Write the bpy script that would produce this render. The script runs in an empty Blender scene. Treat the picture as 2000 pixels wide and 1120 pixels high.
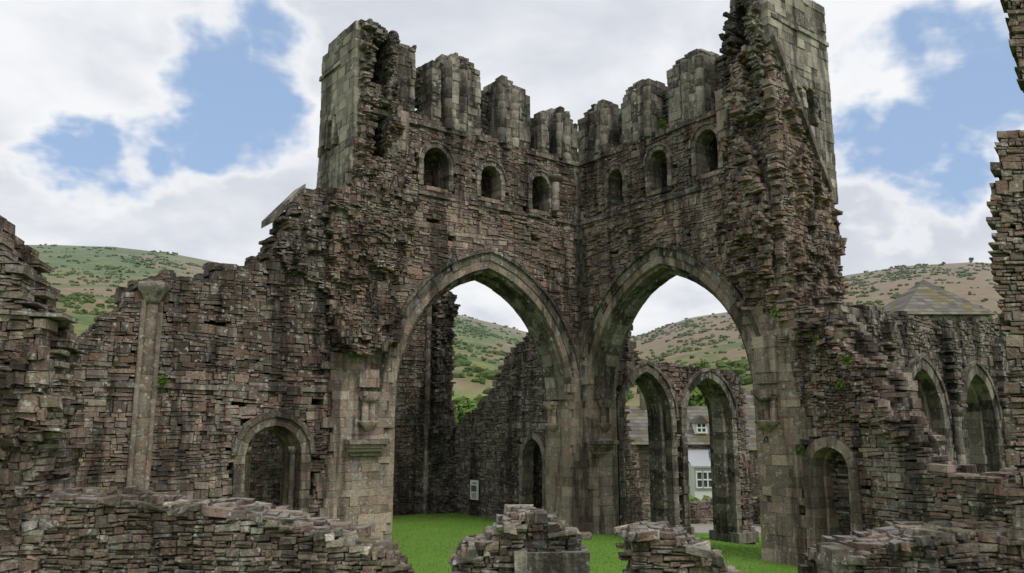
import bpy, math, random
import numpy as np
from mathutils import Vector, noise as mnoise
rng=np.random.default_rng(7); random.seed(7)
scene=bpy.context.scene
COL=scene.collection

# ------------------------------------------------------------ node helpers
def mat_new(name):
    m=bpy.data.materials.new(name); m.use_nodes=True
    nt=m.node_tree; b=nt.nodes['Principled BSDF']
    b.inputs['Roughness'].default_value=.95
    b.inputs['Specular IOR Level'].default_value=.2
    return m,nt,b
def N(nt,t,**k):
    n=nt.nodes.new(t)
    for a,v in k.items(): setattr(n,a,v)
    return n
def L(nt,a,b): nt.links.new(a,b)
def noise(nt,vec,scale,detail=6,rough=.55,dist=0,out='Fac'):
    n=N(nt,'ShaderNodeTexNoise'); n.inputs['Scale'].default_value=scale
    n.inputs['Detail'].default_value=detail; n.inputs['Roughness'].default_value=rough
    n.inputs['Distortion'].default_value=dist
    if vec is not None: L(nt,vec,n.inputs['Vector'])
    return n.outputs[out]
def mapr(nt,v,a,b,c=0,d=1,smooth=True):
    n=N(nt,'ShaderNodeMapRange'); 
    if smooth: n.interpolation_type='SMOOTHSTEP'
    n.inputs['From Min'].default_value=a;n.inputs['From Max'].default_value=b
    n.inputs['To Min'].default_value=c;n.inputs['To Max'].default_value=d
    L(nt,v,n.inputs['Value']); return n.outputs['Result']
def math_(nt,op,a,b=None):
    n=N(nt,'ShaderNodeMath',operation=op)
    for i,x in enumerate((a,b)):
        if x is None: continue
        if isinstance(x,(int,float)): n.inputs[i].default_value=x
        else: L(nt,x,n.inputs[i])
    return n.outputs[0]
def mix(nt,f,a,b,mode='MIX'):
    n=N(nt,'ShaderNodeMix',data_type='RGBA',blend_type=mode)
    for i,x in ((0,f),(6,a),(7,b)):
        if isinstance(x,(int,float)): n.inputs[i].default_value=x
        elif isinstance(x,tuple): n.inputs[i].default_value=(*x,1) if len(x)==3 else x
        else: L(nt,x,n.inputs[i])
    return n.outputs[2]
def mapping(nt,vec,sc):
    n=N(nt,'ShaderNodeMapping'); n.inputs['Scale'].default_value=sc
    L(nt,vec,n.inputs['Vector']); return n.outputs[0]
def bump(nt,h,strength,dist,prev=None):
    n=N(nt,'ShaderNodeBump'); n.inputs['Strength'].default_value=strength; n.inputs['Distance'].default_value=dist
    L(nt,h,n.inputs['Height'])
    if prev is not None: L(nt,prev,n.inputs['Normal'])
    return n.outputs[0]

def make_masonry_mat():
    m,nt,b=mat_new('weathered_sandstone')
    geo=N(nt,'ShaderNodeNewGeometry'); P=geo.outputs['Position']
    col=N(nt,'ShaderNodeAttribute',attribute_name='Col').outputs['Color']
    u1=N(nt,'ShaderNodeUVMap',uv_map='suv').outputs[0]; u2=N(nt,'ShaderNodeUVMap',uv_map='sdim').outputs[0]
    s1=N(nt,'ShaderNodeSeparateXYZ');L(nt,u1,s1.inputs[0]); s2=N(nt,'ShaderNodeSeparateXYZ');L(nt,u2,s2.inputs[0])
    ex=math_(nt,'MINIMUM',s1.outputs[0],math_(nt,'SUBTRACT',s2.outputs[0],s1.outputs[0]))
    ey=math_(nt,'MINIMUM',s1.outputs[1],math_(nt,'SUBTRACT',s2.outputs[1],s1.outputs[1]))
    e=math_(nt,'MINIMUM',ex,ey)
    n1=noise(nt,P,.9,3); n2=noise(nt,P,5,5,.72); n3=noise(nt,P,28,3,.75)
    e=math_(nt,'ADD',e,math_(nt,'MULTIPLY',math_(nt,'SUBTRACT',n3,.5),.028))
    edge=mapr(nt,e,.0,.009)
    st=noise(nt,mapping(nt,P,(1.5,1.5,.2)),1.0,4,.68)
    st2=noise(nt,mapping(nt,P,(2.1,2.1,.3)),1.7,4,.68)
    c=mix(nt,1.0,col,mix(nt,n3,(.35,.35,.35),(1.7,1.66,1.62)),'MULTIPLY')
    c=mix(nt,1.0,c,mix(nt,n1,(.58,.56,.57),(1.5,1.44,1.38)),'MULTIPLY')
    # pale lime run-off
    c=mix(nt,mapr(nt,st2,.53,.68,0,.55),c,(.40,.37,.33))
    # pale lichen crusts
    big=mapr(nt,noise(nt,P,.55,3),.40,.62,.15,1)
    lich=math_(nt,'MULTIPLY',mapr(nt,n2,.51,.62),big)
    c=mix(nt,math_(nt,'MULTIPLY',lich,.6),c,(.43,.42,.385))
    spk=math_(nt,'MULTIPLY',mapr(nt,noise(nt,P,9,3,.6),.595,.645,0,.85),mapr(nt,n1,.35,.6,.3,1))
    c=mix(nt,spk,c,(.56,.56,.52))
    # dark run-off staining
    c=mix(nt,mapr(nt,st,.47,.60,0,.85),c,mix(nt,1.0,c,(.24,.238,.245),'MULTIPLY'))
    # joints
    c=mix(nt,edge,mix(nt,.5,c,(.075,.066,.06)),c)
    # moss / lichen on ledges
    sn=N(nt,'ShaderNodeSeparateXYZ');L(nt,geo.outputs['Normal'],sn.inputs[0])
    up=math_(nt,'MULTIPLY',mapr(nt,sn.outputs[2],.6,.95),mapr(nt,n2,.40,.55))
    mc=mix(nt,mapr(nt,n1,.48,.58),(.34,.33,.29),(.13,.13,.045))
    c=mix(nt,math_(nt,'MULTIPLY',up,.7),c,mc)
    L(nt,c,b.inputs['Base Color'])
    h=math_(nt,'ADD',math_(nt,'MULTIPLY',mapr(nt,e,-.004,.010),.6),math_(nt,'MULTIPLY',noise(nt,P,16,4,.75),2.8))
    L(nt,bump(nt,h,.95,.02),b.inputs['Normal'])
    return m
MAS=make_masonry_mat()

# ------------------------------------------------------------ palettes
WARM=np.array([1.12,1.05,1.0])
PAL={
'rubble':WARM*np.array([(.215,.172,.155),(.165,.138,.128),(.25,.208,.182),(.122,.108,.104),(.20,.18,.162),(.25,.178,.152),(.155,.13,.12),(.285,.252,.22)]),
'dark':np.array([1.05,1.01,.98])*np.array([(.135,.122,.115),(.10,.092,.09),(.17,.157,.144),(.235,.22,.198),(.12,.11,.105),(.175,.148,.136)]),
'ashlar':np.array([1.12,1.04,.98])*np.array([(.34,.31,.27),(.30,.26,.23),(.37,.34,.30),(.265,.24,.21),(.335,.272,.24),(.29,.27,.24),(.235,.212,.188)]),
'grey':np.array([1.04,1.,.96])*np.array([(.33,.322,.295),(.24,.232,.212),(.40,.39,.36),(.165,.158,.145),(.28,.268,.242),(.125,.118,.11)]),
'torn':np.array([1.14,1.04,.99])*np.array([(.24,.177,.152),(.195,.155,.136),(.27,.22,.19),(.14,.12,.108),(.235,.205,.182),(.11,.098,.093)]),
'near':np.array([1.1,1.03,.98])*np.array([(.205,.165,.145),(.155,.13,.118),(.245,.208,.182),(.22,.17,.147),(.125,.11,.102),(.28,.252,.225)]),
}
def pick(pal,n):
    P=PAL[pal]; c=P[rng.integers(0,len(P),n)]
    return c*rng.uniform(.75,1.25,(n,1))

def vn(x,y,seed=0):
    x=np.asarray(x,float);y=np.asarray(y,float)
    ix=np.floor(x);iy=np.floor(y);fx=x-ix;fy=y-iy
    fx=fx*fx*(3-2*fx);fy=fy*fy*(3-2*fy)
    def h(a,b):
        n=np.sin(a*127.1+b*311.7+seed*74.7)*43758.5453
        return n-np.floor(n)
    return (h(ix,iy)*(1-fx)+h(ix+1,iy)*fx)*(1-fy)+(h(ix,iy+1)*(1-fx)+h(ix+1,iy+1)*fx)*fy
def inside(poly,x,y):
    x=np.asarray(x,float);y=np.asarray(y,float)
    r=np.zeros(x.shape,bool);n=len(poly)
    for i in range(n):
        x1,y1=poly[i];x2,y2=poly[(i+1)%n]
        if y1==y2: continue
        c=((y1>y)!=(y2>y))&(x<(x2-x1)*(y-y1)/(y2-y1)+x1)
        r^=c
    return r

class Frame:
    def __init__(s,O,e,n): s.O=O;s.e=e;s.n=n
    def w(f,P):
        P=np.asarray(P,float)
        return np.stack([f.O[0]+P[...,0]*f.e[0]+P[...,2]*f.n[0],
                         f.O[1]+P[...,0]*f.e[1]+P[...,2]*f.n[1],P[...,1]],-1)
    def at(f,s,d,e=None,n=None):
        O=(f.O[0]+s*f.e[0]+d*f.n[0],f.O[1]+s*f.e[1]+d*f.n[1])
        return Frame(O,e or f.e,n or f.n)
FACES=np.array([(0,1,3,2),(4,6,7,5),(0,4,5,1),(2,3,7,6),(0,2,6,4),(1,5,7,3)])
class Acc:
    def __init__(s): s.B=[];s.C=[];s.gv=[];s.gf=[];s.gc=[];s.ng=0
    def boxes(s,fr,c,col): s.B.append(fr.w(c)); s.C.append(col)
    def poly(s,verts,faces,col):
        s.gv+= [tuple(v) for v in verts]; s.gf+=[tuple(i+s.ng for i in f) for f in faces]
        s.gc+=[tuple(col)]*len(verts); s.ng+=len(verts)
    def build(s,name,mat,parent=None):
        me=bpy.data.meshes.new(name)
        V=[];nb=0;F=[]
        if s.B:
            B=np.concatenate(s.B);Cc=np.concatenate(s.C);nb=len(B)
            V=B.reshape(-1,3)
            F=(np.arange(nb)[:,None,None]*8+FACES[None]).reshape(-1,4)
        nv=nb*8
        allv=np.concatenate([V,np.array(s.gv)]) if (nb and s.gv) else (V if nb else np.array(s.gv))
        loops=F.reshape(-1).tolist() if nb else []
        starts=list(range(0,len(loops),4)); tot=[4]*len(starts)
        pos=len(loops)
        for f in s.gf:
            starts.append(pos);tot.append(len(f));loops+=[i+nv for i in f];pos+=len(f)
        me.vertices.add(len(allv));me.vertices.foreach_set('co',allv.astype(np.float32).ravel())
        me.loops.add(len(loops));me.loops.foreach_set('vertex_index',loops)
        me.polygons.add(len(starts));me.polygons.foreach_set('loop_start',starts);me.polygons.foreach_set('loop_total',tot)
        sm=np.zeros(len(starts),bool); sm[nb*6:]=[len(f)==4 for f in s.gf]
        me.polygons.foreach_set('use_smooth',sm)
        me.update(calc_edges=True)
        me.validate()
        ca=me.color_attributes.new('Col','FLOAT_COLOR','POINT')
        cc=np.ones((len(allv),4))
        if nb: cc[:nv,:3]=np.repeat(Cc,8,0)
        if s.gv: cc[nv:,:3]=np.array(s.gc)
        ca.data.foreach_set('color',cc.astype(np.float32).ravel())
        u=np.full((len(loops),2),.5);d=np.ones((len(loops),2))
        if nb:
            Q=B[:,FACES]
            W=np.linalg.norm(Q[:,:,1]-Q[:,:,0],axis=-1);H=np.linalg.norm(Q[:,:,3]-Q[:,:,0],axis=-1)
            Z=np.zeros_like(W)
            uv=np.stack([np.stack([Z,Z],-1),np.stack([W,Z],-1),np.stack([W,H],-1),np.stack([Z,H],-1)],2)
            u[:nb*24]=uv.reshape(-1,2)
            dm=np.stack([W,H],-1)[:,:,None,:].repeat(4,2); d[:nb*24]=dm.reshape(-1,2)
        a=me.uv_layers.new(name='suv');a.data.foreach_set('uv',u.astype(np.float32).ravel())
        a=me.uv_layers.new(name='sdim');a.data.foreach_set('uv',d.astype(np.float32).ravel())
        me.materials.append(mat)
        ob=bpy.data.objects.new(name,me);COL.objects.link(ob)
        if parent: ob.parent=parent
        return ob

def mkbox(s0,s1,z0,z1,d0,d1):
    n=len(s0);c=np.zeros((n,8,3))
    for i in range(8):
        c[:,i,0]=s1 if i&1 else s0
        c[:,i,1]=z1 if i&2 else z0
        c[:,i,2]=d1 if i&4 else d0
    return c

def masonry(acc,fr,outline,th,d0=0.,holes=(),back_holes=None,rowh=(.055,.15),ln=(.10,.44),pal='rubble',edge=.12,
            jf=.012,cj=.007,wyth=.36,keep=None,cull=True,colf=None,seed=0,slices=None,tilt=None,warp=None,clip=None):
    big=rowh[0]>=.15
    if tilt is None: tilt=.0 if big else .045
    if warp is None: warp=0 if big else .17
    xs=[p[0] for p in outline];zs=[p[1] for p in outline]
    x0,x1=min(xs)-.2,max(xs)+.2;z0,z1=min(zs)-.1,max(zs)+.2
    if slices is None:
        k=max(1,int(round(th/wyth)));bd=np.linspace(d0,d0+th,k+1);slices=list(zip(bd[:-1],bd[1:]))
    ns=len(slices)
    for w,(a,b) in enumerate(slices):
        z=z0-rng.uniform(0,.05); R=[]
        hs=holes if (back_holes is None or w<ns-1) else back_holes
        while z<z1:
            h=rng.uniform(*rowh)
            if not big and rng.random()<.4: h=rng.uniform(rowh[0],(rowh[0]+rowh[1])*.5)
            if not big and rng.random()<.2: h=rowh[1]*rng.uniform(1.0,1.5)
            m=int((x1-x0)/(ln[0]*.7))+3
            l=ln[0]+(ln[1]-ln[0])*rng.random(m)**(1.5 if not big else 1)
            l*=rng.uniform(.75,1.2)
            x=x0-rng.uniform(0,.3)+np.concatenate([[0],np.cumsum(l)])
            k=x[:-1]<x1
            xa=x[:-1][k];xb=x[1:][k];za=np.full(len(xa),z);zb=np.full(len(xa),z+h)
            if not big and h>rowh[1]*.6:
                sp=rng.random(len(xa))<.45; zm=z+h*rng.uniform(.3,.7,len(xa))
                R.append(np.stack([xa[sp],xb[sp],zm[sp],zb[sp]],-1)); zb=np.where(sp,zm,zb)
            R.append(np.stack([xa,xb,za,zb],-1)); z+=h
        R=np.concatenate(R)
        if warp:
            xm=(R[:,0]+R[:,1])/2
            R[:,2]+=warp*(vn(xm*.45,R[:,2]*.5,seed+1)-.5)*2; R[:,3]+=warp*(vn(xm*.45,R[:,3]*.5,seed+1)-.5)*2
            R[:,2]+=.3*warp*(vn(xm*1.9,R[:,2]*2,seed+2)-.5)*2; R[:,3]+=.3*warp*(vn(xm*1.9,R[:,3]*2,seed+2)-.5)*2
        if clip is not None:
            R[:,0]=np.clip(R[:,0],clip[0],clip[1]);R[:,1]=np.clip(R[:,1],clip[0],clip[1]);R=R[(R[:,1]-R[:,0])>.03]
        xc=(R[:,0]+R[:,1])/2;zc=(R[:,2]+R[:,3])/2
        sd=seed*13+w*5
        ox=(vn(xc*1.7,zc*1.7,sd)-.5)*2*edge+(vn(xc*6,zc*6,sd+2)-.5)*edge
        oz=(vn(xc*1.7,zc*1.7,sd+1)-.5)*2*edge+(vn(xc*6,zc*6,sd+3)-.5)*edge
        if clip is not None: ox*=0
        ok=inside(outline,xc+ox,zc+oz)
        hl=(R[:,1]-R[:,0])*.36
        for H in hs: ok&=~(inside(H,xc-hl,zc)|inside(H,xc+hl,zc)|inside(H,xc,zc))
        if keep is not None: ok&=keep(xc,zc,(a+b)/2)
        if cull and 0<w<ns-1:
            deep=np.ones(len(xc),bool)
            for dx,dz in ((.6,0),(-.6,0),(0,.6),(0,-.6),(.45,.45),(-.45,.45),(.45,-.45),(-.45,-.45)):
                q=inside(outline,xc+dx,zc+dz)
                for H in hs: q&=~inside(H,xc+dx,zc+dz)
                deep&=q
            ok&=~deep
        R=R[ok];n=len(R)
        if n==0: continue
        xc=xc[ok];zc=zc[ok]
        f=rng.normal(0,jf,n) if not callable(jf) else rng.normal(0,1,n)*jf(xc,zc)
        f=np.clip(f,-.25,.25)
        A=np.full(n,a);Bk=np.full(n,b)
        if w==0: A=A+f
        else: A=A-.03
        if w==ns-1: Bk=Bk+rng.normal(0,.02,n)
        inf=.003
        c=mkbox(R[:,0]-inf,R[:,1]+inf,R[:,2]-inf,R[:,3]+inf,A,Bk)
        c+=rng.uniform(-cj,cj,c.shape)
        if not big:
            sh=rng.uniform(0,.014,(n,4,2))
            c[:,:4,0]+=np.sign(xc[:,None]-c[:,:4,0])*sh[:,:,0]
            c[:,:4,1]+=np.sign(zc[:,None]-c[:,:4,1])*sh[:,:,1]
        if tilt:
            t=np.clip(rng.normal(0,tilt,n),-.3,.3)[:,None];t2=np.clip(rng.normal(0,tilt*2,n),-.5,.5)[:,None];t3=np.clip(rng.normal(0,tilt*3,n),-.7,.7)[:,None]
            ds=c[:,:,0]-xc[:,None];dz=c[:,:,1]-zc[:,None]
            c[:,:,1]+=t*ds
            fm=np.array([1,1,1,1,0,0,0,0])[None]
            c[:,:,2]+=(t2*ds+t3*dz)*fm*.5
        col=pick(pal,n)
        if colf is not None: col=col*colf(xc,zc)[:,None]
        acc.boxes(fr,c,col)

def arc_pts(c,w,zs,r,zb,o,nj,na):
    R=(w*w+r*r)/(2*w); k=R-w; Ro=R+o
    th=math.acos(max(-1,min(1,k/Ro)))
    pts=[]
    for i in range(nj): pts.append((c+w+o,zb+(zs-zb)*i/nj))
    for i in range(na+1):
        t=th*i/na; pts.append((c-k+Ro*math.cos(t),zs+Ro*math.sin(t)))
    m=[(2*c-x,z) for x,z in pts[:-1]][::-1]
    return pts+m
def ring(acc,fr,arch,o0,o1,d0,d1,pal='ashlar',seg=.28,jit=.009,bright=1.0,jamb=True,skip=None):
    c,w,zs,r,zb=arch
    al=math.hypot(w,r)*1.1
    na=max(4,int(al/seg)); nj=max(1,int((zs-zb)/(seg*.9))) if jamb else 0
    A=arc_pts(c,w,zs,r,zb,o0,nj,na);B=arc_pts(c,w,zs,r,zb,o1,nj,na)
    n=len(A)-1;bx=np.zeros((n,8,3))
    for i in range(n):
        for k,(p,q) in enumerate(((A[i],B[i]),(A[i+1],B[i+1]))):
            for j,pt in enumerate((p,q)):
                for l,d in enumerate((d0,d1)):
                    bx[i,(j)+(k*2)+(l*4)]=(pt[0],pt[1],d)
    jd=rng.normal(0,jit,n)
    bx[:,:4,2]+=jd[:,None]
    ctr=bx.mean(1,keepdims=True)
    bx+=rng.uniform(-jit*.5,jit*.5,(n,1,3))+rng.uniform(-.004,.004,bx.shape)
    bx=ctr+(bx-ctr)*1.006
    col=pick(pal,n)*bright
    if skip is not None:
        k=~skip(ctr[:,0,0],ctr[:,0,1]);bx=bx[k];col=col[k]
    acc.boxes(fr,bx,col)
def hole(arch,o=0.2): 
    c,w,zs,r,zb=arch
    return arc_pts(c,w,zs,r,zb-.6,o,1,14)
def course(acc,fr,s0,s1,z,h,prot,depth=.2,pal='grey',ln=(.3,.7),gaps=.08,slope=0,d0=0):
    x=s0;R=[]
    while x<s1:
        l=rng.uniform(*ln)
        if rng.random()>gaps: R.append((x,min(x+l,s1)))
        x+=l
    R=np.array(R);n=len(R)
    zz=z+(R[:,0]-s0)*slope+rng.normal(0,.008,n)
    pr=prot+rng.normal(0,.015,n)
    c=mkbox(R[:,0],R[:,1],zz-h/2,zz+h/2,d0-pr,np.full(n,d0+depth))
    c[:,2:4,2]+=.04
    c[:,0:2,2]+=.03
    acc.boxes(fr,c,pick(pal,n))
def shaft(acc,fr,s,d,z0,z1,r,pal='grey',k=12,drum=.3,bright=1.):
    z=z0
    while z<z1-.02:
        h=min(rng.uniform(drum*.8,drum*1.3),z1-z)
        rr=r*rng.uniform(.96,1.03); col=pick(pal,1)[0]*bright
        vs=[];fs=[]
        so,do=rng.normal(0,r*.04,2)
        prof=[(z+.0,rr*.97),(z+.008,rr),(z+h-.008,rr),(z+h,rr*.97)]
        for zz,q in prof:
            for i in range(k):
                t=2*math.pi*i/k; vs.append((s+so+q*math.cos(t),zz,d+do+q*math.sin(t)))
        for j in range(3):
            for i in range(k): fs.append((j*k+i,j*k+(i+1)%k,(j+1)*k+(i+1)%k,(j+1)*k+i))
        fs.append(tuple(range(3*k,4*k)));fs.append(tuple(range(k-1,-1,-1)))
        acc.poly(fr.w(np.array(vs)),fs,col); z+=h
def lathe(acc,fr,s,d,prof,pal='grey',k=14,bright=1.):
    vs=[];fs=[];col=pick(pal,1)[0]*bright;n=len(prof)
    for zz,q in prof:
        for i in range(k):
            t=2*math.pi*i/k; vs.append((s+q*math.cos(t)*rng.uniform(.93,1.04),zz,d+q*math.sin(t)))
    for j in range(n-1):
        for i in range(k): fs.append((j*k+i,j*k+(i+1)%k,(j+1)*k+(i+1)%k,(j+1)*k+i))
    fs.append(tuple(range((n-1)*k,n*k)));fs.append(tuple(range(k-1,-1,-1)))
    acc.poly(fr.w(np.array(vs)),fs,col)
def empty(name,loc=(0,0,0)):
    e=bpy.data.objects.new(name,None);COL.objects.link(e);e.empty_display_size=.5;return e

# ------------------------------------------------------------ frames
a=math.radians(37.5)
C=(2.074,23.935)
eA=(-math.cos(a),-math.sin(a)); nA=(-math.sin(a),math.cos(a))
eB=(math.sin(a),-math.cos(a)); nB=(math.cos(a),math.sin(a))
FA=Frame(C,eA,nA); FB=Frame(C,eB,nB)
neg=lambda v:(-v[0],-v[1])
archA=(3.40,2.88,3.8,3.58,-.1); archB=(3.20,2.85,3.8,3.62,-.1)
TH=1.1
# =============================================================== crossing tower
tower=empty('ruined_crossing_tower')
def rhole(c,w,zs,zb): return [(c+w,zb),(c+w,zs)]+[(c+w*math.cos(t),zs+w*math.sin(t)) for t in np.linspace(0.2,math.pi-.2,8)]+[(c-w,zs),(c-w,zb)]
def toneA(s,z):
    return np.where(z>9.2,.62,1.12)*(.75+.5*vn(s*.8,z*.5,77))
slotL=[[(6.84,9.75),(6.84,11.25),(7.26,11.25),(7.26,9.75)],[(6.84,11.85),(6.84,13.1),(7.26,13.1),(7.26,11.85)]]
def tower_wall(fr,arch,wins,send,ext_holes=(),front_holes=()):
    acc=Acc()
    ol=[(-1.1,-.3),(-1.1,11.2),(send-.35,11.3),(send-.3,9.0),(send,8.6),(send+.1,-.3)]
    hl=[hole(arch,.34)]+[rhole(c,w+.1,zs,zb-.08) for c,w,zs,zb in wins]+list(ext_holes)
    put=list(front_holes)
    for i in range(4):   # putlog holes left by scaffolding
        s_=rng.uniform(.6,send-1.8);z_=rng.choice([8.5,8.0]);put.append([(s_-.05,z_-.05),(s_-.05,z_+.06),(s_+.05,z_+.06),(s_+.05,z_-.05)])
    masonry(acc,fr,ol,TH,holes=hl+put,back_holes=[hl[0]]+list(ext_holes),edge=.04,
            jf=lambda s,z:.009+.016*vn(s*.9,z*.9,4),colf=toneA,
            slices=[(0,.36),(.36,.85),(.85,TH)])
    for c,w,zs,zb in wins:
        A=(c,w,zs,w,zb)
        ring(acc,fr,A,0.02,.17,-.03,.45,pal='dark',seg=.15,bright=1.2)
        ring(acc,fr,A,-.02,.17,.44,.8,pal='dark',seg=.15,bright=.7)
        ring(acc,fr,A,.16,.22,-.07,.1,pal='dark',seg=.2,jamb=False,bright=1.3)
        course(acc,fr,c-w-.15,c+w+.15,zb-.05,.12,.03,depth=.4,pal='torn',gaps=0)
    ring(acc,fr,arch,.44,.54,-.09,.2,pal='dark',seg=.34,jamb=False,bright=.9)
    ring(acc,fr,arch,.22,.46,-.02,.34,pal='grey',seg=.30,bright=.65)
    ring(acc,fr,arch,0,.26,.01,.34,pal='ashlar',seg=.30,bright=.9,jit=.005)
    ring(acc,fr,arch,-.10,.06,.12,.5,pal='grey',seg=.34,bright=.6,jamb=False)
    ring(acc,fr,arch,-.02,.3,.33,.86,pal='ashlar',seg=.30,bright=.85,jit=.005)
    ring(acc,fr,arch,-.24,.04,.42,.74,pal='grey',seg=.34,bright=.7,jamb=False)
    ring(acc,fr,arch,0.03,.4,.85,TH+.02,pal='ashlar',seg=.30,bright=.8)
    course(acc,fr,0.0,send-.5,11.08,.14,.10,depth=.3,pal='dark',gaps=.15)
    course(acc,fr,0.0,send-.5,9.16,.10,.08,depth=.3,pal='dark')
    masonry(acc,fr,[(-.02,4.6),(-.02,11.0),(.16,11.0),(.16,4.6)],.2,d0=-.03,rowh=(.18,.28),ln=(.12,.3),pal='grey',edge=.0,jf=.006,colf=lambda s,z:.8+0*s)
    return acc
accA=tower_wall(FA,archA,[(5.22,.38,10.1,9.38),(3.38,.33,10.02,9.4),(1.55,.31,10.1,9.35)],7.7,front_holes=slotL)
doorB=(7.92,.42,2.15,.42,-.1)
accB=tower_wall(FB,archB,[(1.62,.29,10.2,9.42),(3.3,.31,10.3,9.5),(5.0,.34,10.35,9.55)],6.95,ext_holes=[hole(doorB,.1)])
masonry(accA,FA,[(6.25,-.2),(6.25,5.3),(6.9,5.2),(7.4,4.6),(8.2,5.0),(8.1,2.4),(8.1,-.2)],.34,d0=-.055,rowh=(.15,.27),ln=(.2,.55),
        pal='ashlar',edge=.12,jf=.008,cj=.005,holes=[hole(archA,.1)],colf=lambda s,z:.8+.3*vn(s*1.5,z,3))
masonry(accA,FA,[(-.0,-.2),(0,4.9),(.2,5.6),(.62,3.8),(.62,-.2)],.3,d0=-.05,rowh=(.20,.30),ln=(.22,.5),pal='ashlar',edge=.02,jf=.008,cj=.005,holes=[hole(archA,.02)],clip=(0,.56))
masonry(accB,FB,[(0,-.2),(0,4.9),(.15,5.6),(.5,3.8),(.5,-.2)],.3,d0=-.05,rowh=(.20,.30),ln=(.22,.5),pal='ashlar',edge=.02,jf=.008,cj=.005,holes=[hole(archB,.02)],clip=(0,.4))
masonry(accB,FB,[(6.0,-.2),(6.0,5.9),(6.7,5.7),(7.45,5.6),(7.5,-.2)],.34,d0=-.055,rowh=(.15,.27),ln=(.2,.55),pal='ashlar',edge=.08,jf=.008,cj=.005,
        holes=[hole(archB,.1),hole(doorB,.1)],colf=lambda s,z:.8+.3*vn(s*1.5,z,3))
for acc,fr,s0,s1 in ((accA,FA,6.3,8.1),(accB,FB,6.1,7.4),(accA,FA,0,.55),(accB,FB,0,.4)):
    course(acc,fr,s0,s1,.12,.3,.13,depth=.1,pal='ashlar',gaps=0)
def torn_mass(acc,fr,outline,dmax,seed,pal='torn',amp=1.0,edge=.14,ln=(.08,.30),holes=()):
    def keep(s,z,d):
        v=.5*vn(s*1.1,z*.8,seed)+.5*vn(s*3.2,z*3.0,seed+5)
        return (v*1.2*amp*dmax) > -d
    k=max(2,int(dmax/.10))
    bd=np.linspace(-dmax,0.1,k+1)
    masonry(acc,fr,outline,1,slices=list(zip(bd[:-1],bd[1:])),keep=keep,cull=False,rowh=(.04,.13),ln=ln,pal=pal,holes=holes,
            edge=edge,jf=.03,cj=.018,seed=seed,tilt=.10,colf=lambda s,z:.65+.6*vn(s*1.3,z*.7,seed+9))
torn_mass(accA,FA,[(6.35,5.2),(6.55,6.6),(6.2,7.6),(6.1,9.1),(6.5,10.9),(6.7,11.3),(7.4,11.3),(7.6,9.0),(8.4,8.4),(8.3,7),(8.0,5.0),(7.4,4.7)],.55,3,holes=slotL)
torn_mass(accB,FB,[(6.1,5.9),(5.7,6.6),(5.5,8.0),(5.8,9.3),(5.95,10.8),(5.95,12.0),(6.4,12.3),(6.5,9),(6.8,8.6),(6.9,5.8),(6.7,5.7)],.6,8)
def turret_left():
    fr=FA
    masonry(accA,fr,[(5.95,11.2),(5.95,13.25),(6.3,13.3),(6.6,13.15),(6.7,12.6),(6.7,11.2)],1.0,rowh=(.12,.24),ln=(.2,.45),pal='grey',edge=.05,jf=.015,colf=lambda s,z:.65+0*s,clip=(5.92,6.8))
    masonry(accA,fr,[(6.6,8.6),(6.6,13.4),(7.1,13.6),(7.45,13.55),(7.45,8.6)],1.9,holes=slotL,back_holes=[],pal='dark',edge=.06,jf=.03,cj=.012,ln=(.08,.26),slices=[(0,.35),(.35,.7),(.7,1.2),(1.2,1.9)],clip=(6.5,7.5))
    torn_mass(accA,fr,[(6.5,8.8),(6.6,11.8),(6.6,13.3),(6.8,13.4),(6.84,8.8)],.35,21,pal='dark',edge=.05,holes=slotL)
    torn_mass(accA,fr,[(7.28,8.8),(7.32,13.4),(7.55,13.4),(7.55,8.8)],.3,22,pal='dark',edge=.03,holes=slotL)
    fe=fr.at(7.7,0,e=nA,n=neg(eA))
    masonry(accA,fe,[(-.05,8.3),(0.0,13.35),(1.0,13.35),(1.98,13.25),(2.0,8.3)],.4,rowh=(.17,.3),ln=(.25,.6),pal='grey',edge=.04,jf=.008,cj=.007,
            holes=[rhole(1.28,.2,10.95,10.35)],slices=[(-.05,.35)],colf=lambda s,z:1.0+0*s,clip=(-.02,2.0))
    masonry(accA,fe,[(1.0,10.2),(1.0,11.4),(1.6,11.4),(1.6,10.2)],.1,d0=.3,pal='dark',edge=0)
    ring(accA,fe,(1.28,.14,10.95,.14,10.35),0,.14,-.07,.2,pal='grey',seg=.15,bright=1.1)
    course(accA,fe,.75,2.08,12.55,.12,.12,pal='grey',gaps=0)
    masonry(accA,fr,[(6.2,10.0),(6.2,11.2),(6.55,11.3),(6.55,9.95)],.45,d0=-.2,rowh=(.22,.32),ln=(.3,.4),pal='ashlar',edge=.02,jf=.01,clip=(6.2,6.55))
turret_left()
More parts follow.
